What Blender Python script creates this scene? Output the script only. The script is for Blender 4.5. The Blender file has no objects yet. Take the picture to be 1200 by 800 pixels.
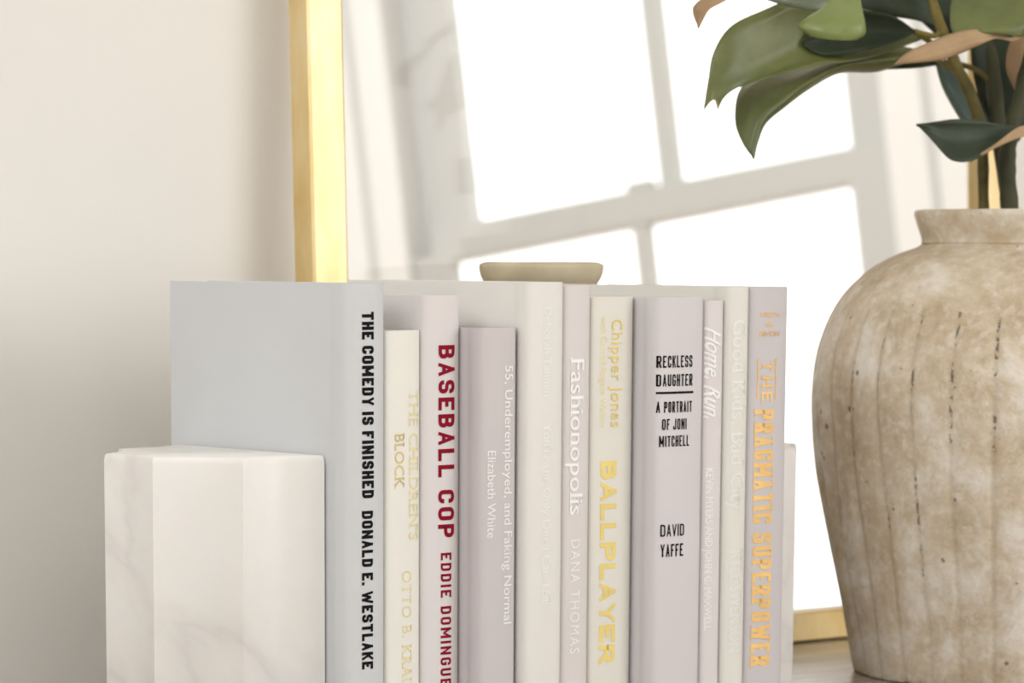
import bpy, bmesh, math, random
from mathutils import Vector, Matrix
C = bpy.context.scene.collection
SC = bpy.context.scene
PI = math.pi

# ---------------------------------------------------------------- camera
cam_d = bpy.data.cameras.new('camera')
cam = bpy.data.objects.new('camera', cam_d); C.objects.link(cam)
cam.location = (-1.15274, -1.45756, 0.265)
cam.rotation_euler = (PI/2 - math.atan(0.168), 0, -math.radians(39))
cam_d.sensor_width = 36; cam_d.lens = 126.0
cam_d.shift_x = 0.1258; cam_d.shift_y = 0.4855
cam_d.clip_start = 0.05; cam_d.clip_end = 100
cam_d.dof.use_dof = True; cam_d.dof.focus_distance = 1.87; cam_d.dof.aperture_fstop = 12.5
SC.camera = cam

# ---------------------------------------------------------------- world, lights, exposure
world = bpy.data.worlds.new('sky'); SC.world = world; world.use_nodes = True
bg = world.node_tree.nodes['Background']
bg.inputs[0].default_value = (1.0, 0.985, 0.96, 1); bg.inputs[1].default_value = 2.2
SC.view_settings.view_transform = 'Standard'; SC.view_settings.look = 'None'
SC.view_settings.gamma = 1; SC.view_settings.use_curve_mapping = False
SC.view_settings.exposure = 0.0

def area_light(name, loc, target, sx, sy, power, col=(1, 1, 1)):
    l = bpy.data.lights.new(name, 'AREA'); l.shape = 'RECTANGLE'; l.size = sx; l.size_y = sy
    l.energy = power; l.color = col
    o = bpy.data.objects.new(name, l); C.objects.link(o); o.location = loc
    o.rotation_euler = (Vector(target) - Vector(loc)).to_track_quat('-Z', 'Y').to_euler()
    return o
# daylight through the big window of the room, front right of the table
area_light('daylight_window', (1.95, -2.9, 0.85), (0.3, 0.1, 0.1), 1.7, 1.8, 23, (1.0, 0.995, 0.98))
# added fill from the left, high up; the left wall has no window
area_light('fill_left', (-2.3, -0.95, 1.45), (0.0, 0.1, 0.1), 1.5, 1.3, 38, (0.99, 0.995, 1.0))
# added overhead fill, front left; the ceiling has no opening
area_light('fill_overhead', (-1.0, -1.9, 1.86), (-0.1, 0.0, 0.1), 1.6, 1.4, 14, (0.98, 0.99, 1.0))
# added fill that brightens the window wall of the space seen in the mirror
area_light('fill_mirror_space', (0.9, 2.2, 1.82), (3.2, 3.0, 0.4), 1.6, 1.6, 104, (1.0, 0.995, 0.985))

# ---------------------------------------------------------------- materials
def nt(name):
    m = bpy.data.materials.new(name); m.use_nodes = True
    t = m.node_tree; b = t.nodes['Principled BSDF']
    return m, t, b
def noise(t, scale, detail=4, rough=.5, vec=None, dist=0.0):
    n = t.nodes.new('ShaderNodeTexNoise'); n.inputs['Scale'].default_value = scale
    n.inputs['Detail'].default_value = detail; n.inputs['Roughness'].default_value = rough
    n.inputs['Distortion'].default_value = dist
    if vec: t.links.new(vec, n.inputs['Vector'])
    return n
def coords(t, scale=(1, 1, 1)):
    c = t.nodes.new('ShaderNodeTexCoord'); m = t.nodes.new('ShaderNodeMapping')
    m.inputs['Scale'].default_value = scale; t.links.new(c.outputs['Object'], m.inputs['Vector'])
    return m.outputs['Vector']
def ramp(t, fac, stops):
    r = t.nodes.new('ShaderNodeValToRGB'); e = r.color_ramp.elements
    while len(e) < len(stops): e.new(0.5)
    for i, (p, c) in enumerate(stops): e[i].position = p; e[i].color = (*c, 1)
    t.links.new(fac, r.inputs['Fac']); return r.outputs['Color']
def mixc(t, fac, a, b, mode='MIX'):
    n = t.nodes.new('ShaderNodeMix'); n.data_type = 'RGBA'; n.blend_type = mode
    for s, v in ((n.inputs[0], fac), (n.inputs[6], a), (n.inputs[7], b)):
        if isinstance(v, (int, float)): s.default_value = v
        elif isinstance(v, tuple): s.default_value = (*v, 1)
        else: t.links.new(v, s)
    return n.outputs[2]
def mth(t, op, a, b=None, c=None):
    n = t.nodes.new('ShaderNodeMath'); n.operation = op
    for i, v in enumerate((a, b, c)):
        if v is None: continue
        if isinstance(v, (int, float)): n.inputs[i].default_value = v
        else: t.links.new(v, n.inputs[i])
    return n.outputs[0]
def bump(t, b, h, strength=.2, dist=.001):
    n = t.nodes.new('ShaderNodeBump'); n.inputs['Strength'].default_value = strength
    n.inputs['Distance'].default_value = dist
    t.links.new(h, n.inputs['Height']); t.links.new(n.outputs[0], b.inputs['Normal'])
def plain(name, col, rough=.6, var=.04, nscale=8, metal=0, bmp=0, bscale=200, spec=.5):
    m, t, b = nt(name); v = coords(t)
    n = noise(t, nscale, 5, .6, v)
    lo = tuple(max(0, c*(1-var)) for c in col); hi = tuple(min(1, c*(1+var)) for c in col)
    t.links.new(ramp(t, n.outputs[0], [(.3, lo), (.7, hi)]), b.inputs['Base Color'])
    b.inputs['Roughness'].default_value = rough; b.inputs['Metallic'].default_value = metal
    b.inputs['Specular IOR Level'].default_value = spec
    if bmp: bump(t, b, noise(t, bscale, 3, .5, v).outputs[0], bmp)
    return m
def paper(name, col, rough=.55): return plain(name, col, rough, .012, 25, bmp=.05, bscale=900, spec=.35)

M = {}
M['wall'] = plain('wall_paint', (.83, .81, .775), .8, .02, 3, bmp=.06, bscale=160, spec=.2)
M['white'] = plain('white_paint', (.86, .85, .82), .6, .01, 3, spec=.3)
M['floor'] = plain('floor_wood', (.50, .40, .30), .5, .15, 6)
M['winshade'] = plain('window_paint_shaded', (.57, .57, .545), .5, .01, 3, spec=.3)  # white paint darkened: shade of jamb and backlit sash put into the colour
M['book_blue'] = paper('pale_blue_grey_paper', (0.627, 0.646, 0.665))
M['book_cream'] = paper('cream_paper', (0.836, 0.827, 0.769))
M['book_mauve'] = paper('pale_mauve_paper', (0.731, 0.698, 0.698))
M['book_grey'] = paper('grey_mauve_paper', (0.608, 0.570, 0.580))
M['book_ivory'] = paper('ivory_paper', (0.798, 0.779, 0.750))
M['book_rose'] = paper('pale_rose_paper', (0.712, 0.674, 0.665))
M['book_stone'] = paper('stone_paper', (0.760, 0.741, 0.674))
M['book_lilac'] = paper('lilac_grey_paper', (0.665, 0.636, 0.655))
M['book_blush'] = paper('blush_white_paper', (0.722, 0.684, 0.684))
M['book_white'] = paper('warm_white_paper', (0.760, 0.750, 0.703))
M['book_dusk'] = paper('dusky_grey_paper', (0.589, 0.560, 0.580))
M['ink_black'] = plain('black_ink', (.008, .008, .008), .7, .0, 9, spec=.1)
M['ink_red'] = plain('red_ink', (.27, .006, .025), .7, .05, 9, spec=.1)
M['ink_white'] = plain('white_ink', (.93, .93, .93), .4, .0, 9)
M['ink_faint'] = plain('pearl_ink', (.90, .91, .90), .35, .0, 9)
M['ink_pearl'] = plain('faint_pearl_ink', (.83, .83, .79), .35, .0, 9)
M['foil_pale'] = plain('pale_gold_ink', (.84, .73, .40), .5, .08, 60)
M['foil_gold'] = plain('gold_ink', (.84, .66, .20), .5, .08, 60)
M['foil_dark'] = plain('old_gold_ink', (.62, .47, .16), .38, .2, 60)
M['foil_orange'] = plain('copper_gold_ink', (.90, .55, .17), .36, .15, 70)

def pages_mat():
    m, t, b = nt('page_edges'); v = coords(t, (1600, 3, 3))
    n = noise(t, 1, 2, .5, v)
    t.links.new(ramp(t, n.outputs[0], [(.3, (.80, .77, .69)), (.7, (.90, .88, .82))]), b.inputs['Base Color'])
    b.inputs['Roughness'].default_value = .8; return m
M['pages'] = pages_mat()

def marble_mat():
    m, t, b = nt('white_marble'); v = coords(t, (1, 1, 1))
    warp = noise(t, 9, 6, .6, v)
    n = noise(t, 6, 6, .5, v, .5)
    vein = mth(t, 'ABSOLUTE', mth(t, 'SUBTRACT', n.outputs[0], .5))
    veinc = ramp(t, vein, [(0, (.77, .755, .745)), (.02, (.83, .815, .80)), (.07, (.875, .865, .85)), (.3, (.885, .875, .86))])
    cl = ramp(t, warp.outputs[0], [(.40, (.93, .915, .89)), (.7, (1, 1, 1))])
    t.links.new(mixc(t, .5, veinc, cl, 'MULTIPLY'), b.inputs['Base Color'])
    b.inputs['Roughness'].default_value = .42
    b.inputs['Subsurface Weight'].default_value = .12; b.inputs['Subsurface Scale'].default_value = .01
    bump(t, b, noise(t, 260, 2, .5, v).outputs[0], .05); return m
M['marble'] = marble_mat()

def gold_mat():
    m, t, b = nt('gilded_metal'); v = coords(t, (18, 18, 7))
    n = noise(t, 1.3, 6, .6, v)
    t.links.new(ramp(t, n.outputs[0], [(.3, (.70, .50, .20)), (.55, (.82, .66, .36)), (.8, (.88, .78, .54))]), b.inputs['Base Color'])
    b.inputs['Metallic'].default_value = .8; b.inputs['Roughness'].default_value = .42
    bump(t, b, n.outputs[0], .1, .002); return m
M['gold'] = gold_mat()

def glass_mat():
    m = bpy.data.materials.new('clear_glass'); m.use_nodes = True; t = m.node_tree
    for n in list(t.nodes): t.nodes.remove(n)
    o = t.nodes.new('ShaderNodeOutputMaterial'); tr = t.nodes.new('ShaderNodeBsdfTransparent')
    gl = t.nodes.new('ShaderNodeBsdfGlossy'); gl.inputs['Roughness'].default_value = .02
    mx = t.nodes.new('ShaderNodeMixShader'); mx.inputs[0].default_value = .012
    t.links.new(tr.outputs[0], mx.inputs[1]); t.links.new(gl.outputs[0], mx.inputs[2]); t.links.new(mx.outputs[0], o.inputs[0])
    return m
M['glass'] = glass_mat()

def wood_mat():
    m, t, b = nt('weathered_wood'); v = coords(t, (1.2, 16, 16))
    n = noise(t, 3, 9, .65, v, .6)
    t.links.new(ramp(t, n.outputs[0], [(.3, (.20, .155, .115)), (.55, (.40, .335, .27)), (.75, (.52, .46, .385))]), b.inputs['Base Color'])
    b.inputs['Roughness'].default_value = .26; bump(t, b, n.outputs[0], .2, .001); return m
M['wood'] = wood_mat()

def clay_mat():
    # limewashed stoneware: mottled beige, pale bloom, dark pits that sit in the grooves between the ribs
    m, t, b = nt('limewashed_stoneware'); v = coords(t)
    n1 = noise(t, 20, 10, .72, v, .3); n2 = noise(t, 60, 7, .75, v); n3 = noise(t, 130, 4, .6, v)
    base = ramp(t, n1.outputs[0], [(.36, (.53, .42, .29)), (.5, (.67, .58, .45)), (.63, (.82, .775, .70))])
    b2 = ramp(t, n2.outputs[0], [(.3, (.84, .79, .72)), (.55, (1, 1, 1)), (.75, (1.0, .99, .98))])
    c = mixc(t, .85, base, b2, 'MULTIPLY')
    bloom = ramp(t, n3.outputs[0], [(.52, (0, 0, 0)), (.68, (1, 1, 1))])
    c = mixc(t, mth(t, 'MULTIPLY', bloom, .45), c, (.82, .79, .73))
    tc = t.nodes.new('ShaderNodeTexCoord'); s = t.nodes.new('ShaderNodeSeparateXYZ'); t.links.new(tc.outputs['Object'], s.inputs[0])
    ang = mth(t, 'ARCTAN2', s.outputs[1], s.outputs[0])
    wob = noise(t, 7, 3, .5, v)
    ang = mth(t, 'ADD', ang, mth(t, 'MULTIPLY', mth(t, 'SUBTRACT', wob.outputs[0], .5), .05))
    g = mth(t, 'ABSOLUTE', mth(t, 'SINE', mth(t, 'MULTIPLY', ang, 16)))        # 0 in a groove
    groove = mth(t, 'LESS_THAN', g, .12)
    vs = coords(t, (1, 1, .6)); n4 = noise(t, 330, 3, .7, vs); n5 = noise(t, 13, 3, .5, v)
    pit = mth(t, 'MULTIPLY', mth(t, 'GREATER_THAN', n4.outputs[0], .54), mth(t, 'GREATER_THAN', n5.outputs[0], .53))
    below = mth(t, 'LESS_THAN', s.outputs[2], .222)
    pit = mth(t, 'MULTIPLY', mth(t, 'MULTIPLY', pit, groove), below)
    vor = t.nodes.new('ShaderNodeTexVoronoi'); vor.inputs['Scale'].default_value = 75; t.links.new(v, vor.inputs['Vector'])
    dots = mth(t, 'MULTIPLY', mth(t, 'LESS_THAN', vor.outputs['Distance'], .13), mth(t, 'GREATER_THAN', n2.outputs[0], .56))
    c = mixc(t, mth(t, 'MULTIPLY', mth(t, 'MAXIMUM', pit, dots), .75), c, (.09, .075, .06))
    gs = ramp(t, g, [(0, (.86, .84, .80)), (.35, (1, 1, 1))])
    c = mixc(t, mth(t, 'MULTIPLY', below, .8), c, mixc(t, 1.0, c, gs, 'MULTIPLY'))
    t.links.new(c, b.inputs['Base Color']); b.inputs['Roughness'].default_value = .85
    b.inputs['Specular IOR Level'].default_value = .2
    h = mth(t, 'SUBTRACT', mth(t, 'ADD', n3.outputs[0], mth(t, 'MULTIPLY', n2.outputs[0], 2)), mth(t, 'MULTIPLY', pit, 2))
    bump(t, b, h, .5, .0012); return m
M['clay'] = clay_mat()
M['clay_plain'] = plain('beige_stoneware', (.56, .49, .35), .8, .14, 30, bmp=.2, bscale=90, spec=.2)

def leaf_mat(name, c1, c2, rough=.36, spec=.5):
    m, t, b = nt(name); v = coords(t); n = noise(t, 22, 5, .6, v)
    t.links.new(ramp(t, n.outputs[0], [(.32, c1), (.68, c2)]), b.inputs['Base Color'])
    b.inputs['Roughness'].default_value = rough; b.inputs['Specular IOR Level'].default_value = spec
    bump(t, b, noise(t, 170, 3, .5, v).outputs[0], .12); return m
M['green'] = leaf_mat('leaf_green', (.065, .09, .028), (.16, .18, .055))
M['light_green'] = leaf_mat('leaf_light_green', (.17, .22, .06), (.22, .265, .085))
M['dark_green'] = leaf_mat('leaf_dark_green', (.018, .028, .016), (.04, .056, .032), .48, .3)
M['teal_green'] = leaf_mat('leaf_teal_green', (.05, .09, .075), (.10, .15, .125))
M['grey_green'] = leaf_mat('leaf_grey_green', (.11, .14, .085), (.17, .2, .13))
M['brown'] = leaf_mat('leaf_brown_underside', (.33, .22, .125), (.47, .33, .195), .75, .2)
M['olive'] = leaf_mat('stem_olive', (.05, .045, .015), (.24, .19, .045), .6, .3)
M['dark_stem'] = leaf_mat('stem_dark', (.03, .035, .015), (.08, .075, .035), .6, .3)

# ---------------------------------------------------------------- helpers
def link(name, me, mat, parent=None, smooth=False):
    o = bpy.data.objects.new(name, me); C.objects.link(o)
    if mat is not None:
        for mm in (mat if isinstance(mat, (list, tuple)) else [mat]): me.materials.append(mm)
    if parent is not None: o.parent = parent
    if smooth:
        for p in me.polygons: p.use_smooth = True
    return o
def fin(name, bm, mat, parent=None, smooth=False, recalc=True):
    if recalc: bmesh.ops.recalc_face_normals(bm, faces=bm.faces)
    me = bpy.data.meshes.new(name); bm.to_mesh(me); bm.free()
    return link(name, me, mat, parent, smooth)
def add_box(bm, x0, x1, y0, y1, z0, z1):
    v = [bm.verts.new((x, y, z)) for z in (z0, z1) for y in (y0, y1) for x in (x0, x1)]
    for f in ((0, 2, 3, 1), (4, 5, 7, 6), (0, 1, 5, 4), (2, 6, 7, 3), (0, 4, 6, 2), (1, 3, 7, 5)):
        bm.faces.new([v[i] for i in f])
def box(name, dims, mat, parent=None, bevel=0):
    bm = bmesh.new()
    for d in (dims if isinstance(dims[0], (tuple, list)) else [dims]): add_box(bm, *d)
    if bevel: bmesh.ops.bevel(bm, geom=bm.edges[:], offset=bevel, segments=2, affect='EDGES', profile=.6)
    return fin(name, bm, mat, parent)
def struct(o): o['kind'] = 'structure'; return o
def thing(name, label, cat, loc=(0, 0, 0), group=None):
    o = bpy.data.objects.new(name, None); C.objects.link(o); o.location = loc; o.empty_display_size = .02
    o['label'] = label; o['category'] = cat
    if group: o['group'] = group
    return o
def tube_bm(bm, pts, radii, n=10):
    rings = []
    for i, p in enumerate(pts):
        p = Vector(p); a = Vector(pts[max(0, i-1)]); b = Vector(pts[min(len(pts)-1, i+1)])
        d = (b-a).normalized(); u = d.cross(Vector((.3, .9, .1))).normalized(); w = d.cross(u)
        rings.append([bm.verts.new(p + (u*math.cos(k*2*PI/n) + w*math.sin(k*2*PI/n))*radii[i]) for k in range(n)])
    for r0, r1 in zip(rings, rings[1:]):
        for k in range(n): bm.faces.new((r0[k], r0[(k+1) % n], r1[(k+1) % n], r1[k]))
    bm.faces.new(rings[0][::-1]); bm.faces.new(rings[-1])
def cr(p0, p1, p2, p3, t):
    return tuple(.5*((2*b)+(c-a)*t+(2*a-5*b+4*c-d)*t*t+(3*b-3*c+d-a)*t**3) for a, b, c, d in zip(p0, p1, p2, p3))
def spline(pts, k):
    out = []
    for i in range(len(pts)-1):
        a = pts[max(0, i-1)]; d = pts[min(len(pts)-1, i+2)]
        for j in range(k): out.append(cr(a, pts[i], pts[i+1], d, j/k))
    out.append(tuple(pts[-1])); return out

# ---------------------------------------------------------------- the room
WY = .250                                   # face of the wall behind the mirror
RX0, RX1, RY0, ZF, ZC = -2.5, 3.3, -2.7, -.76, 1.9
struct(box('floor', (RX0-.02, 5.2, RY0-.02, 5.0, ZF-.04, ZF), M['floor']))
struct(box('ceiling', (RX0-.02, 5.2, RY0-.02, 5.0, ZC, ZC+.04), M['white']))
HX0, HX1, HZ0, HZ1 = .190, .797, .013, .80  # opening covered by the framed mirror
struct(box('wall_back', [(RX0, HX0, WY, WY+.02, ZF, ZC), (HX1, 5.0, WY, WY+.02, ZF, ZC),
                         (HX0, HX1, WY, WY+.02, ZF, HZ0), (HX0, HX1, WY, WY+.02, HZ1, ZC)], M['wall']))
struct(box('wall_right', (RX1, RX1+.02, RY0, WY, ZF, ZC), M['wall']))
def wall_hole(name, axis, c, a0, a1, h0, h1, z0, z1):
    if axis == 'y': d = [(a0, h0, c-.02, c, ZF, ZC), (h1, a1, c-.02, c, ZF, ZC), (h0, h1, c-.02, c, ZF, z0), (h0, h1, c-.02, c, z1, ZC)]
    else: d = [(c-.02, c, a0, h0, ZF, ZC), (c-.02, c, h1, a1, ZF, ZC), (c-.02, c, h0, h1, ZF, z0), (c-.02, c, h0, h1, z1, ZC)]
    return struct(box(name, d, M['wall']))
wall_hole('wall_front', 'y', RY0, RX0, RX1, .7, 2.8, -.1, 1.8)
struct(box('wall_left', (RX0-.02, RX0, RY0, WY, ZF, ZC), M['wall']))
struct(box('baseboard_back', (RX0, RX1, WY-.012, WY, ZF, ZF+.1), M['white']))
# space seen in the mirror: two unseen walls added to keep sky light out; its window wall closes it on the right
struct(box('wall_added_left', (-1.0, -.98, WY+.02, 4.7, ZF, ZC), M['white']))
struct(box('wall_added_far', (-1.0, 2.62, 4.7, 4.72, ZF, ZC), M['white']))

# ---------------------------------------------------------------- the window seen in the mirror
WN = bpy.data.objects.new('window_1', None); C.objects.link(WN); WN['kind'] = 'structure'; WN.empty_display_size = .1
_u = Vector((.354652, -.919747, .168188)); _v = Vector((-.001851, .179189, .983813)); _n = _u.cross(_v)
if _n.x > 0: _n = -_n
mtx = Matrix((( _u.x, _v.x, _n.x, 3.2332), (_u.y, _v.y, _n.y, 3.2254), (_u.z, _v.z, _n.z, .3345), (0, 0, 0, 1)))
WN.matrix_world = mtx
K = 1.5
def wbox(name, u0, u1, v0, v1, n0, n1, mat='winshade', bev=0.0):
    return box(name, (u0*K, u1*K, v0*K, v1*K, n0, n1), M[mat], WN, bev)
U0, U1, VB, VT = -.325, .305, -.66, .60     # rough opening
wp = box('wall_panel', [(-1.35, U0*K, -1.05, 1.45, -.10, 0), (U1*K, 3.0, -1.05, 1.45, -.10, 0),
               (U0*K, U1*K, -1.05, VB*K, -.10, 0), (U0*K, U1*K, VT*K, 1.45, -.10, 0)], M['white'], WN)
wbox('casing', U0-.085, U0+.004, VB, VT, 0, .022, 'white', bev=.006)
wbox('casing', U1+.012, U1+.10, VB, VT, 0, .022, 'white', bev=.006)
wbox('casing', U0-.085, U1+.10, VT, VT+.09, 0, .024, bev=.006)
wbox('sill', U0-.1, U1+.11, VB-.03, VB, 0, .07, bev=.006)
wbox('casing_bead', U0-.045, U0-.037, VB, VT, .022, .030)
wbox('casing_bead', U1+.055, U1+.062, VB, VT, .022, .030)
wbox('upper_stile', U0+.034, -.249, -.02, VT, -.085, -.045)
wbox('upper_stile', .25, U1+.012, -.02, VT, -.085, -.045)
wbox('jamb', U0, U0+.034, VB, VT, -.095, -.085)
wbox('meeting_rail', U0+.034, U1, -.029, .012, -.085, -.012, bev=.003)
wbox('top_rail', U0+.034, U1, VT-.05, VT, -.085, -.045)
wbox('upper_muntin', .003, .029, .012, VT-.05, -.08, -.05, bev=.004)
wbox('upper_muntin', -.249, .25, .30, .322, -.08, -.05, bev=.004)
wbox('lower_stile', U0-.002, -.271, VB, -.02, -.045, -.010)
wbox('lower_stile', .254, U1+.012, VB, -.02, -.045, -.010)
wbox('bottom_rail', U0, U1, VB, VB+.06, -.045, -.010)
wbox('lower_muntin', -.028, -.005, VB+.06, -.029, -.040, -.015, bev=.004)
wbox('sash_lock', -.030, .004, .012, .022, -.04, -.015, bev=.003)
for (a, b_, c, d, n) in ((-.249, .003, .012, .30, -.066), (.029, .25, .012, .30, -.066), (-.249, .003, .322, VT-.05, -.066), (.029, .25, .322, VT-.05, -.066),
                      (-.271, -.028, VB+.06, -.029, -.028), (-.005, .254, VB+.06, -.029, -.028)):
    wbox('pane', a-.004, b_+.004, c-.004, d+.004, n-.002, n+.002, 'glass')

# ---------------------------------------------------------------- table
tb = thing('wooden_table', 'weathered brown wooden table under the books and the vase', 'table', (0.6, 0.0, -.035))
box('tabletop', (-.95, .95, -.27, .250-.003, 0, .035), M['wood'], tb, .003)
box('apron', [(-.88, .88, -.22, -.20, -.08, 0), (-.88, .88, .20, .22, -.08, 0), (-.88, -.86, -.20, .20, -.08, 0), (.86, .88, -.20, .20, -.08, 0)], M['wood'], tb)
for sx in (-.88, .83):
    for sy in (-.22, .17): box('leg', (sx, sx+.05, sy, sy+.05, ZF+.035, 0), M['wood'], tb, .003)

# ---------------------------------------------------------------- gold framed mirror (leans back against the wall)
MW, MH, FW, FD = .603, .86, .026, .018
mir = thing('framed_mirror', 'tall gold-framed mirror leaning behind the books, a bright window in its glass', 'mirror', (.1450, .2005, .0007))
mir.rotation_euler = (-.034, 0, 0)
def frame_bar(name, pts):
    # pts: outer and inner corners (x,z) of one mitred bar; profile: outer face, small lip, flat front
    (ax, az), (bx, bz), (cx, cz), (dx, dz) = pts          # outer start, outer end, inner end, inner start
    prof = [(0, FD), (0, .0015), (.06, 0), (.93, 0), (1, .0012), (1, .012), (.8, FD)]
    bm = bmesh.new(); r0 = []; r1 = []
    for s, y in prof:
        r0.append(bm.verts.new((ax+(dx-ax)*s, y, az+(dz-az)*s))); r1.append(bm.verts.new((bx+(cx-bx)*s, y, bz+(cz-bz)*s)))
    n = len(prof)
    for i in range(n): bm.faces.new((r0[i], r0[(i+1) % n], r1[(i+1) % n], r1[i]))
    bm.faces.new(r0); bm.faces.new(r1[::-1])
    fin(name, bm, M['gold'], mir)
o_ = [(0, 0), (MW, 0), (MW, MH), (0, MH)]; i_ = [(FW, FW*.75), (MW-FW, FW*.75), (MW-FW, MH-FW), (FW, MH-FW)]
for k in range(4): frame_bar('frame_bar', [o_[k], o_[(k+1) % 4], i_[(k+1) % 4], i_[k]])
box('mirror_glass', (FW*.9, MW-FW*.9, .012, .015, FW*.6, MH-FW*.9), M['glass'], mir)

# ---------------------------------------------------------------- marble bookends
def bookend(name, x, yc, side, h, label):
    t = thing(name, label, 'bookend', (x, yc, 0), 'fluted marble bookends')
    A, B = .084, .065; ridges = [-90, -57.5, -20, 18, 55, 90]
    pts = []
    for a0, a1 in zip(ridges, ridges[1:]):
        for j in range(18):
            f = j/18; th = math.radians(a0+(a1-a0)*f)
            dip = .0085*(math.sin(PI*f)**.9) if 0 < f < 1 else 0
            px, py = A*math.cos(th), B*math.sin(th); L = math.hypot(px, py)
            pts.append((px*(1-dip/L), py*(1-dip/L)))
    pts.append((0, B))
    pts = [(max(0.0, px), py) for px, py in pts]
    bm = bmesh.new(); rings = []
    cx, cy = .03, 0
    for z, s in ((0, .985), (.0015, 1), (h-.0035, 1), (h-.0012, .992), (h-.0003, .982), (h, .965)):
        rings.append([bm.verts.new((side*(cx+(px-cx)*s), cy+(py-cy)*s, z)) for px, py in pts])
    n = len(pts)
    for r0, r1 in zip(rings, rings[1:]):
        for k in range(n): bm.faces.new((r0[k], r0[(k+1) % n], r1[(k+1) % n], r1[k]))
    bm.faces.new(rings[0][::-1]); bm.faces.new(rings[-1])
    bmesh.ops.triangulate(bm, faces=[f for f in bm.faces if len(f.verts) > 4])
    o = fin('marble_block', bm, M['marble'], t)
    for p in o.data.polygons: p.use_smooth = True
    try: o.data.set_sharp_from_angle(angle=math.radians(42))
    except Exception: pass
    # thin felt pad under the block
    bm = bmesh.new(); r = [bm.verts.new((side*(cx+(px-cx)*.9), py*.9, -.0004+.0004)) for px, py in pts]
    r2 = [bm.verts.new((v.co.x, v.co.y, .0008)) for v in r]
    for k in range(n): bm.faces.new((r[k], r[(k+1) % n], r2[(k+1) % n], r2[k]))
    bm.faces.new(r[::-1]); bm.faces.new(r2)
    fin('felt_pad', bm, M['dark_stem'], t)
bookend('marble_bookend', -.0012, .078, -1, .1530, 'fluted white marble bookend on the left, against the pale blue-grey book')
bookend('marble_bookend', .2888, .056, 1, .1455, 'white marble bookend peeking out right of the copper-lettered book, beside the vase')

# ---------------------------------------------------------------- books
BULGE = .0035
NS = 3.2
def sp_curve(u, bulge): return .0025-(bulge+.0025)*max(0, 1-abs(2*u-1)**NS)**(1/NS)
def contour(w, d, bulge, groove, off=0.0, n=26):
    """closed outline of a hardcover seen from above, offset inward by off; spine corners at y=0, spine bulges to -y"""
    pts = []
    ys = [d, d*.6, .030, .022, .0175, .0145, .0125, .0105, .0085, .0065, .0045, .0032]
    for y in ys:
        g = groove*math.exp(-((y-.0105)/.0030)**2)
        pts.append((g+off, y))
    for k in range(n+1):
        u = .5-.5*math.cos(PI*k/n); x = off + (w-2*off)*u
        pts.append((x, sp_curve(u, bulge)+off))
    for y in ys[::-1]:
        g = groove*math.exp(-((y-.0105)/.0030)**2)
        pts.append((w-g-off, y))
    return pts
def spine_y(x, w, bulge): u = min(1, max(0, x/w)); return sp_curve(u, bulge)
def book(x0, x1, yf, d, h, mat, label, texts, bulge=BULGE, groove=.0008, joint=True):
    w = x1-x0
    t = thing('hardcover_book', label, 'book', (x0, yf, 0), 'pale books standing between the bookends')
    outer = contour(w, d, bulge, groove); inner = contour(w, d, bulge, groove, .0022)
    bm = bmesh.new(); n = len(outer)
    ro = [[bm.verts.new((x, y, z)) for x, y in outer] for z in (0, .0004, h-.0005, h)]
    ri = [[bm.verts.new((x, y, z)) for x, y in inner] for z in (0, h)]
    for a, b in zip(ro, ro[1:]):
        for k in range(n-1): bm.faces.new((a[k], a[k+1], b[k+1], b[k]))
    for k in range(n-1):
        bm.faces.new((ri[0][k], ri[1][k], ri[1][k+1], ri[0][k+1]))
        bm.faces.new((ro[3][k], ro[3][k+1], ri[1][k+1], ri[1][k])); bm.faces.new((ro[0][k], ri[0][k], ri[0][k+1], ro[0][k+1]))
    for k in (0, n-1):
        bm.faces.new((ro[0][k], ro[1][k], ro[2][k], ro[3][k], ri[1][k], ri[0][k]))
    c = fin('cover', bm, mat, t, True)
    try: c.data.set_sharp_from_angle(angle=math.radians(50))
    except Exception: pass
    bm = bmesh.new(); m = .0026
    # page block with a rounded back and a hollow fore-edge
    K2 = 10; ring = []
    for k in range(K2+1):
        u = k/K2; ring.append((m+(w-2*m)*u, .004-bulge*.7*(1-abs(2*u-1)**2.2)))
    for k in range(K2+1):
        u = 1-k/K2; ring.append((m+(w-2*m)*u, d-.004-bulge*.6*(1-abs(2*u-1)**2.2)))
    r0 = [bm.verts.new((x, y, .003)) for x, y in ring]; r1 = [bm.verts.new((x, y, h-.0035)) for x, y in ring]
    for k in range(len(ring)): bm.faces.new((r0[k], r0[(k+1) % len(ring)], r1[(k+1) % len(ring)], r1[k]))
    bm.faces.new(r0[::-1]); bm.faces.new(r1); fin('page_block', bm, M['pages'], t)
    for tx in texts: lettering(t, w, bulge, x0, **tx)
    return t

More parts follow.
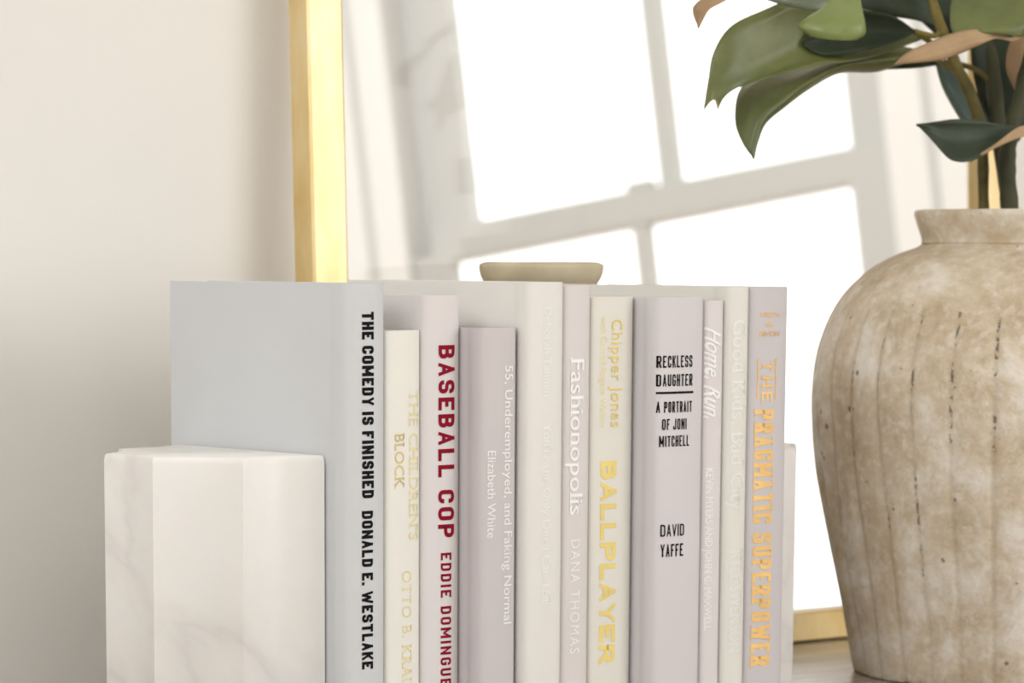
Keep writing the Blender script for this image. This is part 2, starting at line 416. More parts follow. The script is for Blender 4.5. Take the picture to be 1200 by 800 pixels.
def glyphs(s, spacing=1.0, bold=0.0, shear=0.0, smallcaps=False):
    cu = bpy.data.curves.new('lettering', 'FONT'); cu.body = s; cu.size = 1.0; cu.resolution_u = 3
    cu.space_character = spacing; cu.offset = bold; cu.shear = shear
    o = bpy.data.objects.new('lettering', cu); C.objects.link(o)
    dg = bpy.context.evaluated_depsgraph_get(); dg.update()
    me = bpy.data.meshes.new_from_object(o.evaluated_get(dg), depsgraph=dg)
    C.objects.unlink(o); bpy.data.objects.remove(o); bpy.data.curves.remove(cu)
    bm = bmesh.new(); bm.from_mesh(me); bpy.data.meshes.remove(me); return bm
F = 1
BLOCK = {  # condensed grotesque capitals as centre lines in a unit box; a third value rounds the corner
 'A': [[(0, 0), (.5, 1)], [(.5, 1), (1, 0)], [(.2, .28), (.8, .28)]],
 'B': [[(0, 0), (0, 1), (.94, 1, F), (.94, .52, F), (0, .52)], [(0, .52), (1, .52, F), (1, 0, F), (0, 0)]],
 'C': [[(1, .67), (1, 1, F), (0, 1, F), (0, 0, F), (1, 0, F), (1, .33)]],
 'D': [[(0, .5), (0, 1), (1, 1, F), (1, 0, F), (0, 0), (0, .5)]],
 'E': [[(1, 1), (0, 1), (0, 0), (1, 0)], [(0, .51), (.86, .51)]],
 'F': [[(1, 1), (0, 1), (0, 0)], [(0, .51), (.86, .51)]],
 'G': [[(1, .7), (1, 1, F), (0, 1, F), (0, 0, F), (1, 0, F), (1, .46), (.55, .46)]],
 'H': [[(0, 0), (0, 1)], [(1, 0), (1, 1)], [(0, .51), (1, .51)]],
 'I': [[(.5, 0), (.5, 1)]],
 'J': [[(1, 1), (1, 0, F), (0, 0, F), (0, .3)]],
 'K': [[(0, 0), (0, 1)], [(1, 1), (.05, .42)], [(.36, .62), (1, 0)]],
 'L': [[(0, 1), (0, 0), (1, 0)]],
 'M': [[(0, 0), (0, 1)], [(1, 0), (1, 1)], [(0, .98), (.5, .22)], [(.5, .22), (1, .98)]],
 'N': [[(0, 0), (0, 1)], [(1, 0), (1, 1)], [(0, 1), (1, 0)]],
 'O': [[(0, .5), (0, 1, F), (1, 1, F), (1, 0, F), (0, 0, F), (0, .5)]],
 'P': [[(0, 0), (0, 1), (1, 1, F), (1, .45, F), (0, .45)]],
 'R': [[(0, 0), (0, 1), (1, 1, F), (1, .47, F), (0, .47)], [(.5, .47), (1, 0)]],
 'S': [[(1, .7), (1, 1, F), (0, 1, F), (0, .52, F), (1, .50, F), (1, 0, F), (0, 0, F), (0, .3)]],
 'T': [[(0, 1), (1, 1)], [(.5, 1), (.5, 0)]],
 'U': [[(0, 1), (0, 0, F), (1, 0, F), (1, 1)]],
 'V': [[(0, 1), (.5, 0)], [(.5, 0), (1, 1)]],
 'W': [[(0, 1), (.25, 0)], [(.25, 0), (.5, .9)], [(.5, .9), (.75, 0)], [(.75, 0), (1, 1)]],
 'Y': [[(0, 1), (.5, .45)], [(1, 1), (.5, .45)], [(.5, .5), (.5, 0)]],
 '.': [[(.5, 0), (.5, .14)]],
 '&': [[(1, 0), (.15, .75), (.3, 1, F), (.7, 1, F), (.7, .72), (0, .3, F), (0, 0, F), (.6, 0, F), (1, .4)]],
}
WID = {'I': 0, 'M': 1.5, 'W': 1.95, 'N': 1.1, '.': 0, 'L': .86, 'F': .9, 'E': .92, ' ': .55, 'T': 1.0}
def block_text(s, cap, length, sr, gap, serif=False):
    """flat capitals: baseline at y=0, cap height cap, total length length; sr = stroke / cap height"""
    st = cap*sr; n_gap = len(s)-1; g = gap*cap
    units = sum(WID.get(c, 1) for c in s)
    w = (length - n_gap*g - sum(st if c != ' ' else 0 for c in s))/units      # centre-line width of an average letter
    bm = bmesh.new(); x = 0
    for c in s:
        cw = w*WID.get(c, 1)
        for n_path, path in enumerate(BLOCK.get(c, [])):
            lz = n_path*.00004; P = []
            raw = [(x+st/2+p[0]*cw, st/2+p[1]*(cap-st), len(p) > 2) for p in path]
            if c in 'AV' : pass
            for i, (px, py, f) in enumerate(raw):
                if not f: P.append(Vector((px, py))); continue
                p = Vector((px, py)); a = Vector(raw[i-1][:2])-p; b = Vector(raw[i+1][:2])-p
                r = min(a.length*.5 if raw[i-1][2] else a.length*.95, b.length*.5 if raw[i+1][2] else b.length*.95, .5*max(cw, st))
                p0, p1 = p+a.normalized()*r, p+b.normalized()*r
                for k in range(5):
                    u = k/4; P.append(p0*(1-u)**2+p*(2*u*(1-u)*1.0)+p1*u*u)
            Q = [P[0]]
            for p in P[1:]:
                if (p-Q[-1]).length > st*.03: Q.append(p)
            P = Q
            # square ends reach the cap line and the baseline
            for e, o2 in ((0, 1), (-1, -2)):
                rp = path[e]; d = (P[e]-P[o2]).normalized()
                if rp[1] in (0, 1) and abs(d.y) > .3: P[e] = P[e]+d*(st/2/abs(d.y))
                elif abs(d.x) > .9 and rp[0] in (0, 1): P[e] = P[e]+d*(st/2 if c not in 'ELF' or rp[0] == 0 else st/2)
            L, Rr = [], []
            hw = st/2*(.78 if c in 'MNWAVKY' and path[0][0] != path[-1][0] and path[0][1] != path[-1][1] else 1)
            for i, p in enumerate(P):
                d0 = (p-P[i-1]).normalized() if i else None
                d1 = (P[i+1]-p).normalized() if i < len(P)-1 else None
                if d0 is None: d0 = d1
                if d1 is None: d1 = d0
                n0 = Vector((-d0.y, d0.x)); n1 = Vector((-d1.y, d1.x)); m = n0+n1
                m = m/max(.3, m.dot(n0)) if m.length > .1 else n0
                L.append(bm.verts.new((p.x+m.x*hw, p.y+m.y*hw, lz))); Rr.append(bm.verts.new((p.x-m.x*hw, p.y-m.y*hw, lz)))
            for i in range(len(P)-1): bm.faces.new((L[i], Rr[i], Rr[i+1], L[i+1]))
            if serif:
                for e, o2 in ((0, 1), (-1, -2)):
                    if path[e][1] in (0, 1) and abs((P[e]-P[o2]).normalized().y) > .3:
                        yy = 0 if path[e][1] == 0 else cap; s2 = st*.38*(1 if yy == 0 else -1); q = P[e].x
                        v = [bm.verts.new((xx, y2, lz+.00002)) for xx, y2 in ((q-st*.95, yy), (q+st*.95, yy), (q+st*.95, yy+s2), (q-st*.95, yy+s2))]; bm.faces.new(v)
        x += cw + (st if c != ' ' else 0) + g
    return bm
CAP = {}
def capheight():
    if 'h' not in CAP:
        b = glyphs('H'); CAP['h'] = max(v.co.y for v in b.verts) - min(v.co.y for v in b.verts); b.free()
        b = glyphs('x'); CAP['x'] = max(v.co.y for v in b.verts); b.free()
    return CAP['h']
def serifs(bm, ext=.075, th=.05):
    ch = capheight(); xh = CAP['x']; new = []
    for e in bm.edges:
        if len(e.link_faces) != 1: continue
        a, b = e.verts[0].co, e.verts[1].co
        L = abs(a.x-b.x)
        if abs(a.y-b.y) > .004 or not .03 < L < .22: continue
        y = (a.y+b.y)/2
        other = sum(v.co.y for v in e.link_faces[0].verts)/len(e.link_faces[0].verts)
        for lev in (0, xh, ch, ch*1.04):
            if abs(y-lev) < .03:
                new.append((min(a.x, b.x)-ext, max(a.x, b.x)+ext, y, y+th*(1 if other > y else -1)))
    for x0, x1, y0, y1 in new:
        v = [bm.verts.new((x, y, 0)) for x, y in ((x0, y0), (x1, y0), (x1, y1), (x0, y1))]; bm.faces.new(v)
def lettering(parent, w, bulge, x0, s, z0, z1, mat, xc=None, cap=None, xr=None, bold=0, shear=0, spacing=1.0, serif=False,
              name='title_lettering', vertical=True, rule=False, sr=0, gap=.12):
    ch = capheight(); lift = .00022
    if rule:
        bm = bmesh.new(); a, b = xr; nn = 12
        rows = [[bm.verts.new((a-x0+(b-a)*k/nn, 0, z)) for k in range(nn+1)] for z in (z0, z1)]
        for k in range(nn): bm.faces.new((rows[0][k], rows[0][k+1], rows[1][k+1], rows[1][k]))
    elif sr:
        if vertical:
            bm = block_text(s, cap, abs(z1-z0), sr, gap, serif)
            for v in bm.verts: v.co = Vector((xc-x0+v.co.y-cap/2, v.co.z, z0-v.co.x))
        else:
            bm = block_text(s, abs(z0-z1), xr[1]-xr[0], sr, gap, serif)
            for v in bm.verts: v.co = Vector((xr[0]-x0+v.co.x, v.co.z, z1+v.co.y))
    else:
        bm = glyphs(s, spacing, 0, shear)
        if bold:
            src = bm.copy(); tmp = bpy.data.meshes.new('tmp'); 
            for dx, dy, dz in ((bold, 0, .00003), (-bold, 0, .00006), (0, bold*.6, .00009), (0, -bold*.6, .00012)):
                c2 = src.copy(); bmesh.ops.translate(c2, vec=(dx, dy, dz), verts=c2.verts[:]); c2.to_mesh(tmp); bm.from_mesh(tmp); c2.free()
            bpy.data.meshes.remove(tmp); src.free()
        if serif: serifs(bm)
        xs = [v.co.x for v in bm.verts]; a, b = min(xs), max(xs)
        for v in bm.verts:
            fx = (v.co.x-a)/(b-a); fy = v.co.y/ch
            if vertical: v.co = Vector((xc-x0+(fy-.5)*cap, v.co.z, z0+(z1-z0)*fx))
            else: v.co = Vector((xr[0]-x0+(xr[1]-xr[0])*fx, 0, z1+(z0-z1)*fy))
    if not rule:
        lo = min(v.co.x for v in bm.verts); hi = max(v.co.x for v in bm.verts)
        x = lo+.0012
        while x < hi:
            bmesh.ops.bisect_plane(bm, geom=bm.verts[:]+bm.edges[:]+bm.faces[:], plane_co=(x, 0, 0), plane_no=(1, 0, 0)); x += .0016
    for v in bm.verts:
        v.co.x = min(w-.0004, max(.0004, v.co.x)); v.co.y = spine_y(v.co.x, w, bulge)-lift-v.co.y
    for f in bm.faces:
        f.normal_update()
        if f.normal.y > 0: f.normal_flip()
    o = fin(name, bm, M[mat], parent, recalc=False)
    return o
def T(s, xc, z0, z1, cap, mat, **k): return dict(s=s, xc=xc, z0=z0, z1=z1, cap=cap, mat=mat, **k)
def Hz(s, xa, xb, z0, z1, mat, **k): return dict(s=s, xr=(xa, xb), z0=z0, z1=z1, mat=mat, vertical=False, **k)
AU = dict(name='author_lettering')

book(0, .0276, 0, .1505, .2412, M['book_blue'], 'pale blue-grey hardcover with heavy black spine lettering, first in the row', [
    T('THE COMEDY IS FINISHED', .0145, .2268, .1311, .0077, 'ink_black', sr=.22, gap=.12),
    T('DONALD E. WESTLAKE', .0141, .1245, .0419, .0073, 'ink_black', sr=.22, gap=.12, **AU)])
book(.0284, .0525, .001, .128, .2168, M['book_cream'], 'short cream hardcover with pale gold lettering beside the pale blue-grey one', [
    T("THE CHILDREN'S", .0463, .1858, .1077, .0066, 'foil_pale', serif=True),
    T('BLOCK', .0365, .1639, .135, .0060, 'foil_dark', serif=True),
    T('OTTO B. KRAUS', .0415, .0918, .0252, .0062, 'foil_pale', serif=True, spacing=1.1, **AU)])
book(.0530, .0786, 0, .140, .2346, M['book_mauve'], 'pale mauve hardcover with dark red spine lettering', [
    T('BASEBALL COP', .0676, .2088, .1079, .0112, 'ink_red', sr=.20, gap=.19),
    T('EDDIE DOMINGUEZ', .0676, .0998, .0231, .0073, 'ink_red', sr=.18, gap=.22, **AU)])
book(.0793, .1045, -.016, .138, .2177, M['book_grey'], 'short grey-mauve hardcover with thin white lettering, right of the red-lettered one', [
    T('55, Underemployed, and Faking Normal', .0972, .198, .0615, .0056, 'ink_white'),
    T('Elizabeth White', .0856, .1536, .1077, .0050, 'ink_faint', **AU)], groove=.0012)
book(.1058, .1322, -.022, .150, .2412, M['book_ivory'], 'tall ivory hardcover with faint white serif lettering, near the middle of the row', [
    T("You're the Only One I Can Tell", .1190, .1676, .0721, .0058, 'ink_white', serif=True),
    T('Deborah Tannen', .1190, .2281, .1811, .0050, 'ink_faint', serif=True, **AU)])
book(.1328, .1532, -.020, .145, .2392, M['book_rose'], 'slim pale rose hardcover with large white serif lettering', [
    T('Fashionopolis', .1420, .2016, .1174, .0090, 'ink_white', serif=True, bold=.012),
    T('DANA THOMAS', .1416, .1042, .0427, .0064, 'ink_faint', spacing=1.25, **AU)])
book(.1538, .1850, -.020, .140, .2329, M['book_stone'], 'stone-coloured hardcover with bright yellow-gold lettering', [
    T('BALLPLAYER', .1655, .1454, .0358, .0112, 'foil_gold', sr=.245, gap=.15),
    T('Chipper Jones', .1705, .2211, .1635, .0078, 'foil_gold', bold=.004, spacing=1.1, **AU),
    T('with Carroll Rogers Walton', .1610, .223, .1638, .0040, 'foil_pale', **AU)])
book(.1866, .2222, -.036, .146, .2327, M['book_lilac'], 'thick lilac-grey hardcover with black horizontal lettering and a black rule', [
    Hz('RECKLESS', .1872, .2114, .2016, .1952, 'ink_black', sr=.135, gap=.13),
    Hz('DAUGHTER', .1866+.0006, .2116, .1916, .1852, 'ink_black', sr=.135, gap=.13),
    dict(s='', xr=(.1872, .2124), z0=.1811, z1=.1823, mat='ink_black', rule=True, name='printed_rule'),
    Hz('A PORTRAIT', .1872, .2115, .177, .1711, 'ink_black', sr=.135, gap=.13),
    Hz('OF JONI', .1903, .2076, .1677, .1618, 'ink_black', sr=.135, gap=.13),
    Hz('MITCHELL', .1888, .2097, .1586, .1527, 'ink_black', sr=.135, gap=.13),
    Hz('DAVID', .1901, .2068, .1106, .1041, 'ink_black', sr=.135, gap=.13, **AU),
    Hz('YAFFE', .1903, .2063, .0999, .093, 'ink_black', sr=.135, gap=.13, **AU)], groove=.0012)
book(.2230, .2375, -.035, .138, .2306, M['book_blush'], 'slim blush-white hardcover with slanting white-gold lettering', [
    T('Home, Run,', .2284, .2164, .1669, .0098, 'ink_white', shear=.6, bold=.018),
    T('KEVIN MYERS AND JOHN C. MAXWELL', .2270, .1401, .0507, .0046, 'ink_white', serif=True, **AU)])
book(.2382, .2548, -.037, .150, .2379, M['book_white'], 'tall warm-white hardcover with barely visible pearl lettering', [
    T('Good Kids, Bad City', .2460, .22, .1151, .0098, 'ink_pearl', serif=True),
    T('KYLE SWENSON', .2460, .094, .0371, .0085, 'ink_pearl', serif=True, **AU)])
book(.2556, .2868, -.036, .146, .2376, M['book_dusk'], 'dusky grey hardcover with copper-gold lettering, last in the row', [
    T('THE', .2687, .1972, .1747, .0082, 'foil_orange', sr=.17, gap=.3, serif=True),
    T('PRAGMATIC SUPERPOWER', .2672, .1705, .0279, .0142, 'foil_orange', sr=.165, gap=.12, serif=True),
    Hz('TAKEYH', .2619, .2771, .2238, .221, 'foil_orange', sr=.16, **AU),
    Hz('&', .2666, .2722, .2186, .2158, 'foil_orange', sr=.16, **AU),
    Hz('SIMON', .2621, .2774, .2136, .2106, 'foil_orange', sr=.16, **AU),
    dict(s='', xr=(.2614, .2624), z0=.1763, z1=.1987, mat='foil_orange', rule=True, name='printed_rule'),
    dict(s='', xr=(.2751, .2759), z0=.1763, z1=.1987, mat='foil_orange', rule=True, name='printed_rule')])

# ---------------------------------------------------------------- vase and jar
def lathe(name, prof, mat, parent, seg=96, ribs=0, amp=0.0, z_lo=0, z_hi=0):
    bm = bmesh.new(); rings = []
    for r, z in prof:
        ring = []
        for k in range(seg):
            a = 2*PI*k/seg; rr = r
            if ribs and r > .02:
                f = max(0, min(1, (z_hi-z)/.03)); 
                g = abs(math.sin(ribs*a/2+.25*math.sin(3*a)+2.0*z))
                rr = r*(1-amp*f*(1-min(1, g*1.6))**1.5) + .0010*math.sin(5*a+z*20) + .0006*math.sin(11*a-z*45)
            ring.append(bm.verts.new((rr*math.cos(a), rr*math.sin(a), z)))
        rings.append(ring)
    for r0, r1 in zip(rings, rings[1:]):
        for k in range(seg): bm.faces.new((r0[k], r0[(k+1) % seg], r1[(k+1) % seg], r1[k]))
    bm.faces.new(rings[0][::-1]); bm.faces.new(rings[-1])
    return fin(name, bm, mat, parent, True)
outer = [(.0985, .0008), (.1003, .004), (.1063, .035), (.1133, .0666), (.1192, .0981), (.1239, .1242), (.1271, .1502), (.1285, .1709), (.1268, .1916),
         (.1205, .2122), (.1105, .2302), (.0953, .2451), (.0799, .2538), (.0672, .2585), (.0637, .2620), (.0655, .2690), (.0675, .2750), (.0682, .2785), (.0672, .2806)]
outer = spline(outer, 4)
vt = thing('stoneware_vase', 'large beige limewashed stoneware vase with worn vertical ribs', 'vase', (.538, .009, 0))
NK = 17
body_prof = outer[:-NK] + [(.062, .2590), (.060, .2540), (.078, .2460), (.098, .2330), (.116, .205), (.122, .171), (.118, .13), (.108, .07), (.094, .010)]
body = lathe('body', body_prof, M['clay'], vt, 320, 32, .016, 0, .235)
neck = outer[-NK-1:] + [(.062, .2812), (.057, .2795), (.055, .270), (.056, .259)]
bm = bmesh.new()
rings = [[bm.verts.new(((r + .0006*math.sin(8*PI*k/160+z*60))*math.cos(2*PI*k/160), (r + .0006*math.sin(8*PI*k/160+z*60))*math.sin(2*PI*k/160), z)) for k in range(160)] for r, z in neck]
for r0, r1 in zip(rings, rings[1:] + rings[:1]):
    for k in range(160): bm.faces.new((r0[k], r0[(k+1) % 160], r1[(k+1) % 160], r1[k]))
fin('neck', bm, M['clay'], vt, True)

jar = thing('stoneware_jar', 'small beige stoneware jar whose rim shows above the middle books', 'jar', (.2838, .1665, 0))
jp = spline([(.022, .0), (.026, .002), (.031, .05), (.034, .11), (.031, .17), (.022, .205), (.021, .225), (.030, .233), (.0355, .240), (.0373, .2462), (.0362, .2490), (.030, .2500), (.018, .247), (.016, .23)], 4)
jo = lathe('jar_body', jp, M['clay_plain'], jar, 64)

# ---------------------------------------------------------------- magnolia branches
LEAVES = {
 'L1': (0, 'green', [((0.4964,0.0615,0.3866),(0.4961,0.0612,0.3846),(0.4959,0.0609,0.3826)), ((0.4623,0.0789,0.4003),(0.4708,0.0795,0.3865),(0.4597,0.0721,0.3708)), ((0.4203,0.0879,0.405),(0.436,0.0885,0.3822),(0.424,0.0764,0.3659)), ((0.3909,0.0941,0.3963),(0.4013,0.0931,0.3698),(0.3944,0.0859,0.3594)), ((0.3705,0.0982,0.3868),(0.3757,0.0936,0.3606),(0.3748,0.0925,0.3527)), ((0.36,0.1008,0.3718),(0.365,0.0955,0.354),(0.3657,0.096,0.3466)), ((0.3559,0.1006,0.3554),(0.3596,0.0984,0.347),(0.3618,0.0976,0.3396)), ((0.3531,0.1016,0.3376),(0.3589,0.0984,0.3446),(0.3618,0.0976,0.3396))]),
 'L2': (0, 'green', [((0.5048,0.0654,0.3759),(0.5047,0.0652,0.3749),(0.5045,0.065,0.3734)), ((0.4907,0.0911,0.3816),(0.4768,0.0742,0.3724),(0.4813,0.0817,0.3637)), ((0.4719,0.1051,0.3765),(0.4489,0.0828,0.3678),(0.4557,0.0891,0.3622)), ((0.4456,0.1117,0.3688),(0.4246,0.0873,0.3583),(0.4333,0.0921,0.3526)), ((0.4217,0.1169,0.3637),(0.4068,0.093,0.348),(0.4129,0.0931,0.3411)), ((0.4006,0.1187,0.3531),(0.3935,0.0953,0.3388),(0.3995,0.0953,0.3314)), ((0.3887,0.1112,0.3341),(0.3874,0.0975,0.3262),(0.3912,0.0932,0.3207)), ((0.3836,0.0992,0.3197),(0.385,0.0948,0.3166),(0.3894,0.0934,0.3147)), ((0.3881,0.0934,0.3102),(0.3881,0.0934,0.3102),(0.3881,0.0934,0.3102))]),
 'L3': (0, 'light_green', [((0.4262,0.0629,0.4326),(0.4282,0.0613,0.4326),(0.4302,0.0597,0.4326)), ((0.4095,0.0463,0.4137),(0.4173,0.0469,0.4156),(0.4178,0.0399,0.4152)), ((0.394,0.0426,0.3988),(0.4026,0.0358,0.3998),(0.4099,0.0299,0.3998)), ((0.3765,0.0418,0.3899),(0.3892,0.0261,0.3892),(0.4031,0.0197,0.3874)), ((0.3725,0.044,0.385),(0.3831,0.0268,0.3812),(0.4024,0.0188,0.3806)), ((0.3776,0.0385,0.3791),(0.3849,0.027,0.377),(0.3982,0.0215,0.3772))]),
 'L4': (1, 'brown', [((0.4208,0.0133,0.3635),(0.4208,0.0133,0.3635),(0.4208,0.0133,0.3635)), ((0.4273,0.0095,0.3704),(0.4261,0.0056,0.3663),(0.4305,0.0056,0.3645)), ((0.4398,0.0058,0.376),(0.4389,0.0001,0.3704),(0.4446,-0.0002,0.3662)), ((0.4566,0.0013,0.3822),(0.4532,-0.004,0.3746),(0.4593,-0.0034,0.3704)), ((0.4716,-0.005,0.3849),(0.4679,-0.0085,0.3788),(0.4726,-0.0077,0.376)), ((0.4849,-0.0085,0.3823),(0.4848,-0.0087,0.3808),(0.4855,-0.0094,0.3803)), ((0.4917,-0.0145,0.3803),(0.4916,-0.0146,0.3793),(0.4915,-0.0147,0.3783)), ((0.4975,-0.0185,0.3833),(0.4974,-0.0186,0.3823),(0.4977,-0.0191,0.3813))]),
 'L5': (1, 'green', [((0.4947,0.0207,0.4333),(0.5136,0.0107,0.4337),(0.5321,-0.0096,0.4333)), ((0.4778,0.0169,0.4127),(0.5013,0.0058,0.4131),(0.5221,-0.019,0.4127)), ((0.4654,0.0105,0.3971),(0.4884,-0.0029,0.3974),(0.5099,-0.0255,0.3971)), ((0.461,0.0046,0.3835),(0.4755,-0.0082,0.3849),(0.501,-0.0205,0.3872)), ((0.4664,0.0001,0.383),(0.4806,-0.0103,0.3821),(0.4972,-0.0188,0.3808))]),
 'L6': (1, 'dark_green', [((0.5288,-0.0034,0.329),(0.5287,-0.0035,0.328),(0.5286,-0.0036,0.327)), ((0.5093,-0.0003,0.3302),(0.5111,-0.0021,0.3287),(0.5129,-0.0039,0.3272)), ((0.4841,0.0009,0.3323),(0.489,0.0016,0.3234),(0.4864,-0.0056,0.3168)), ((0.4648,0.0036,0.333),(0.4693,0.0039,0.3207),(0.4694,-0.0064,0.3096)), ((0.4522,0.0069,0.3313),(0.4563,0.007,0.323),(0.4569,-0.0016,0.3095)), ((0.4471,0.011,0.3308),(0.4482,0.0091,0.3264),(0.4501,0.006,0.3189)), ((0.4428,0.0144,0.3303),(0.4427,0.0143,0.3298),(0.4431,0.0139,0.3293))]),
 'L7': (1, 'brown', [((0.525,-0.0132,0.3297),(0.5248,-0.0135,0.3277),(0.5245,-0.0139,0.3247)), ((0.5054,-0.0104,0.3294),(0.5051,-0.0121,0.3264),(0.5067,-0.0128,0.3234)), ((0.4863,-0.0077,0.3187),(0.4854,-0.0098,0.3177),(0.4881,-0.0095,0.3173)), ((0.4708,-0.0025,0.3092),(0.4712,-0.0028,0.3087),(0.4715,-0.0032,0.3082))]),
 'L8': (2, 'teal_green', [((0.5237,0.0747,0.3692),(0.5275,0.072,0.3708),(0.5317,0.0688,0.3718)), ((0.5251,0.0707,0.3563),(0.5274,0.0623,0.3561),(0.5391,0.0597,0.3574)), ((0.5284,0.0656,0.345),(0.5311,0.0569,0.3448),(0.5439,0.0531,0.345)), ((0.5329,0.0595,0.3331),(0.5346,0.0513,0.3319),(0.5456,0.0486,0.3305)), ((0.5399,0.0499,0.3151),(0.5403,0.0495,0.3151),(0.5407,0.0492,0.3151))]),
 'L9': (2, 'dark_green', [((0.5652,0.066,0.4241),(0.5714,0.061,0.4241),(0.5754,0.0577,0.4241)), ((0.5523,0.0709,0.3982),(0.5647,0.0542,0.3979),(0.5817,0.047,0.3982)), ((0.5487,0.0681,0.3723),(0.5612,0.0515,0.3721),(0.5802,0.0427,0.3723)), ((0.5501,0.0614,0.3464),(0.5584,0.0481,0.3462),(0.5762,0.0403,0.3464)), ((0.5545,0.0528,0.3231),(0.5604,0.0475,0.3205),(0.5668,0.0429,0.3231))]),
 'L9b': (2, 'brown', [((0.5553,0.0289,0.3964),(0.5581,0.0266,0.3964),(0.5613,0.024,0.3964)), ((0.5453,0.0339,0.3821),(0.5505,0.0242,0.3808),(0.5617,0.0204,0.3811)), ((0.5416,0.0334,0.3657),(0.5489,0.0222,0.3655),(0.5621,0.0167,0.3657)), ((0.5445,0.0279,0.3514),(0.5504,0.0229,0.3504),(0.5566,0.0181,0.3514))]),
 'L10': (0, 'brown', [((0.3903,0.101,0.4134),(0.3901,0.1008,0.4124),(0.39,0.1007,0.4114)), ((0.3647,0.1071,0.4067),(0.3684,0.1036,0.4042),(0.3701,0.1018,0.4022)), ((0.3487,0.1055,0.3996),(0.3502,0.1013,0.398),(0.3554,0.0995,0.3966)), ((0.3473,0.1054,0.3937),(0.3477,0.1021,0.3921),(0.3516,0.1011,0.3902)), ((0.3491,0.1021,0.3852),(0.3491,0.1021,0.3852),(0.3491,0.1021,0.3852))]),
 'L11': (0, 'grey_green', [((0.4375,0.0627,0.4134),(0.4374,0.0626,0.4124),(0.4372,0.0624,0.4109)), ((0.414,0.0679,0.4097),(0.4118,0.0655,0.4026),(0.4155,0.064,0.3973)), ((0.3973,0.0759,0.4084),(0.3952,0.0738,0.4028),(0.3981,0.073,0.398)), ((0.3887,0.0871,0.4037),(0.3887,0.087,0.4032),(0.3886,0.0869,0.4027))]),
 'L12': (0, 'dark_green', [((0.522,0.0677,0.3908),(0.522,0.0676,0.3903),(0.5219,0.0675,0.3898)), ((0.5048,0.0736,0.4143),(0.5047,0.071,0.4015),(0.5078,0.0666,0.3928)), ((0.4875,0.0893,0.422),(0.4849,0.0828,0.4064),(0.4908,0.0811,0.3964)), ((0.4751,0.0988,0.4194),(0.4728,0.0926,0.4064),(0.4765,0.0922,0.3944)), ((0.4637,0.1053,0.4066),(0.4637,0.1052,0.4061),(0.4636,0.1051,0.4056))]),
 'L13': (0, 'dark_green', [((0.4857,0.0572,0.3871),(0.4856,0.0571,0.3866),(0.4856,0.057,0.3861)), ((0.4682,0.06,0.3951),(0.4719,0.0631,0.3869),(0.4666,0.0579,0.3795)), ((0.4496,0.0703,0.3974),(0.4544,0.0746,0.3867),(0.4472,0.0673,0.3742)), ((0.4331,0.0824,0.3913),(0.4365,0.0854,0.3816),(0.4311,0.0799,0.3722)), ((0.4219,0.0888,0.3792),(0.4219,0.0887,0.3787),(0.4218,0.0887,0.3782))]),
 'L14': (2, 'dark_green', [((0.5474,0.0958,0.4353),(0.5515,0.0925,0.4353),(0.5557,0.0892,0.4353)), ((0.5297,0.1057,0.4144),(0.5404,0.0923,0.4168),(0.5596,0.0815,0.4144)), ((0.5276,0.1049,0.403),(0.5388,0.0903,0.4012),(0.5621,0.0761,0.3988)), ((0.5343,0.0981,0.3967),(0.5448,0.0883,0.3905),(0.5589,0.0764,0.3884)), ((0.5459,0.0856,0.3822),(0.5468,0.0849,0.3822),(0.5476,0.0842,0.3822))]),
 'L15': (0, 'dark_green', [((0.5178,0.0666,0.3703),(0.5177,0.0665,0.3693),(0.5176,0.0664,0.3682)), ((0.5063,0.0773,0.3765),(0.5058,0.0766,0.3713),(0.5052,0.0759,0.3662)), ((0.4902,0.0905,0.3775),(0.4881,0.0883,0.3712),(0.4889,0.0889,0.3652)), ((0.4711,0.1041,0.3688),(0.4708,0.1038,0.3662),(0.4706,0.1035,0.3636)), ((0.4603,0.1114,0.3621),(0.4603,0.1114,0.3621),(0.4603,0.1114,0.3621))]),
}
STEMS = {
 0: ('olive', [((0.5127,0.0161,0.238),0.0032), ((0.5145,0.024,0.2813),0.0032), ((0.5171,0.028,0.3093),0.0034), ((0.518,0.0316,0.3296),0.0037), ((0.5153,0.0382,0.35),0.0037), ((0.5104,0.046,0.3678),0.0034), ((0.5061,0.0539,0.3882),0.0032), ((0.5029,0.0614,0.4111),0.0026), ((0.5016,0.068,0.4365),0.0021)]),
 1: ('dark_stem', [((0.5154,0.0009,0.2382),0.0047), ((0.5188,0.0075,0.2812),0.0053), ((0.5205,0.0121,0.3091),0.0053), ((0.5251,0.0128,0.3293),0.0047), ((0.5325,0.0122,0.3547),0.0042), ((0.5327,0.0055,0.3845),0.0037), ((0.5301,0.0052,0.4341),0.0032)]),
 2: ('dark_stem', [((0.5423,0.0182,0.2378),0.0032), ((0.5408,0.0321,0.2968),0.0032), ((0.5419,0.0385,0.3302),0.0047), ((0.5504,0.0503,0.3563),0.0047), ((0.5594,0.0629,0.3878),0.0037), ((0.5607,0.073,0.4397),0.0026)]),
}
PETIOLES = {
 0: [((0.5104,0.046,0.3678),(0.5052,0.0519,0.3754),(0.4961,0.0612,0.3846)), ((0.5119,0.0438,0.3632),(0.5101,0.0525,0.3665),(0.5047,0.0652,0.3749)), ((0.5061,0.0539,0.3882),(0.4983,0.0528,0.3843),(0.4856,0.0571,0.3866)), ((0.5077,0.0509,0.3805),(0.5108,0.0605,0.3759),(0.5177,0.0665,0.3693))],
 1: [((0.5251,0.0128,0.3293),(0.5264,0.0045,0.3262),(0.5287,-0.0035,0.328)), ((0.5296,0.0058,0.3744),(0.5154,-0.0077,0.3794),(0.4978,-0.0189,0.3823))],
 2: [((0.5504,0.0503,0.3563),(0.5413,0.0599,0.3666),(0.5275,0.072,0.3708))],
}

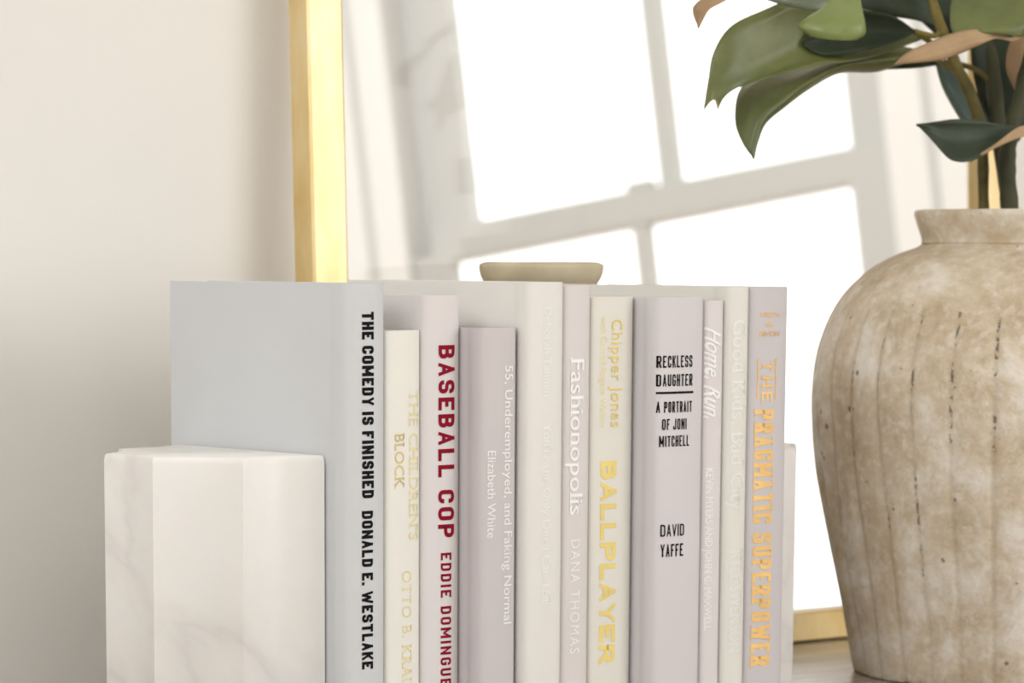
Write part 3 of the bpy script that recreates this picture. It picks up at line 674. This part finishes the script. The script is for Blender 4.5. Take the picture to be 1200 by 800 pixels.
blabel = {0: 'leftmost magnolia branch in the vase, with big drooping green leaves over the books',
          1: 'front magnolia branch in the vase, with a tan leaf underside turned to the front',
          2: 'shaded magnolia branch at the back of the vase, with dark leaves'}
BR = {}
for k, (sm, st) in STEMS.items():
    base = Vector(st[0][0]); BR[k] = thing('magnolia_branch', blabel[k], 'branch', base, 'magnolia branches in the vase')
    P = spline([tuple(Vector(p)-base)+(r,) for p, r in st], 5)
    # let the foot of the stem run down into the vase
    P = [(P[0][0]*.9, P[0][1]*.9, P[0][2]-.09, P[0][3])] + P
    random.seed(k)
    bm = bmesh.new(); tube_bm(bm, [p[:3] for p in P], [p[3]*(.92+.16*random.random()) for p in P], 10)
    fin('stem', bm, M[sm], BR[k], True)
    for pt in PETIOLES[k]:
        Q = spline([tuple(Vector(p)-base) for p in pt], 5); bm = bmesh.new(); tube_bm(bm, Q, [.0017]*len(Q), 8)
        fin('petiole', bm, M['olive'], BR[k], True)
for key, (k, mat, st) in LEAVES.items():
    base = Vector(STEMS[k][1][0][0])
    A = spline([s[0] for s in st], 5); Bm = spline([s[1] for s in st], 5); Cc = spline([s[2] for s in st], 5)
    bm = bmesh.new(); rows = []
    for a, m_, c in zip(A, Bm, Cc):
        a, m_, c = Vector(a), Vector(m_), Vector(c); row = []
        q = 2*m_ - (a+c)/2
        for j in range(11):
            u = j/10
            p = a*(1-u)**2 + q*2*u*(1-u) + c*u*u
            p = p + Vector((-.63, -.77, 0))*(-.0009*math.exp(-((u-.5)/.06)**2))       # pressed midrib
            row.append(bm.verts.new(p-base))
        rows.append(row)
    for r0, r1 in zip(rows, rows[1:]):
        for j in range(10):
            try: bm.faces.new((r0[j], r0[j+1], r1[j+1], r1[j]))
            except Exception: pass
    bmesh.ops.remove_doubles(bm, verts=bm.verts, dist=.00005)
    bmesh.ops.recalc_face_normals(bm, faces=bm.faces)
    tocam = Vector((-.63, -.77, .05))
    if sum(f.normal.dot(tocam)*f.calc_area() for f in bm.faces) < 0: bmesh.ops.reverse_faces(bm, faces=bm.faces)
    other = M['green'] if mat == 'brown' else M['brown']
    o = fin('leaf', bm, [M[mat], other], BR[k], True, recalc=False)
    md = o.modifiers.new('thickness', 'SOLIDIFY'); md.thickness = .0007; md.offset = -1; md.material_offset = 1; md.material_offset_rim = 0
    if mat == 'brown': o['label'] = 'leaf showing its tan underside'
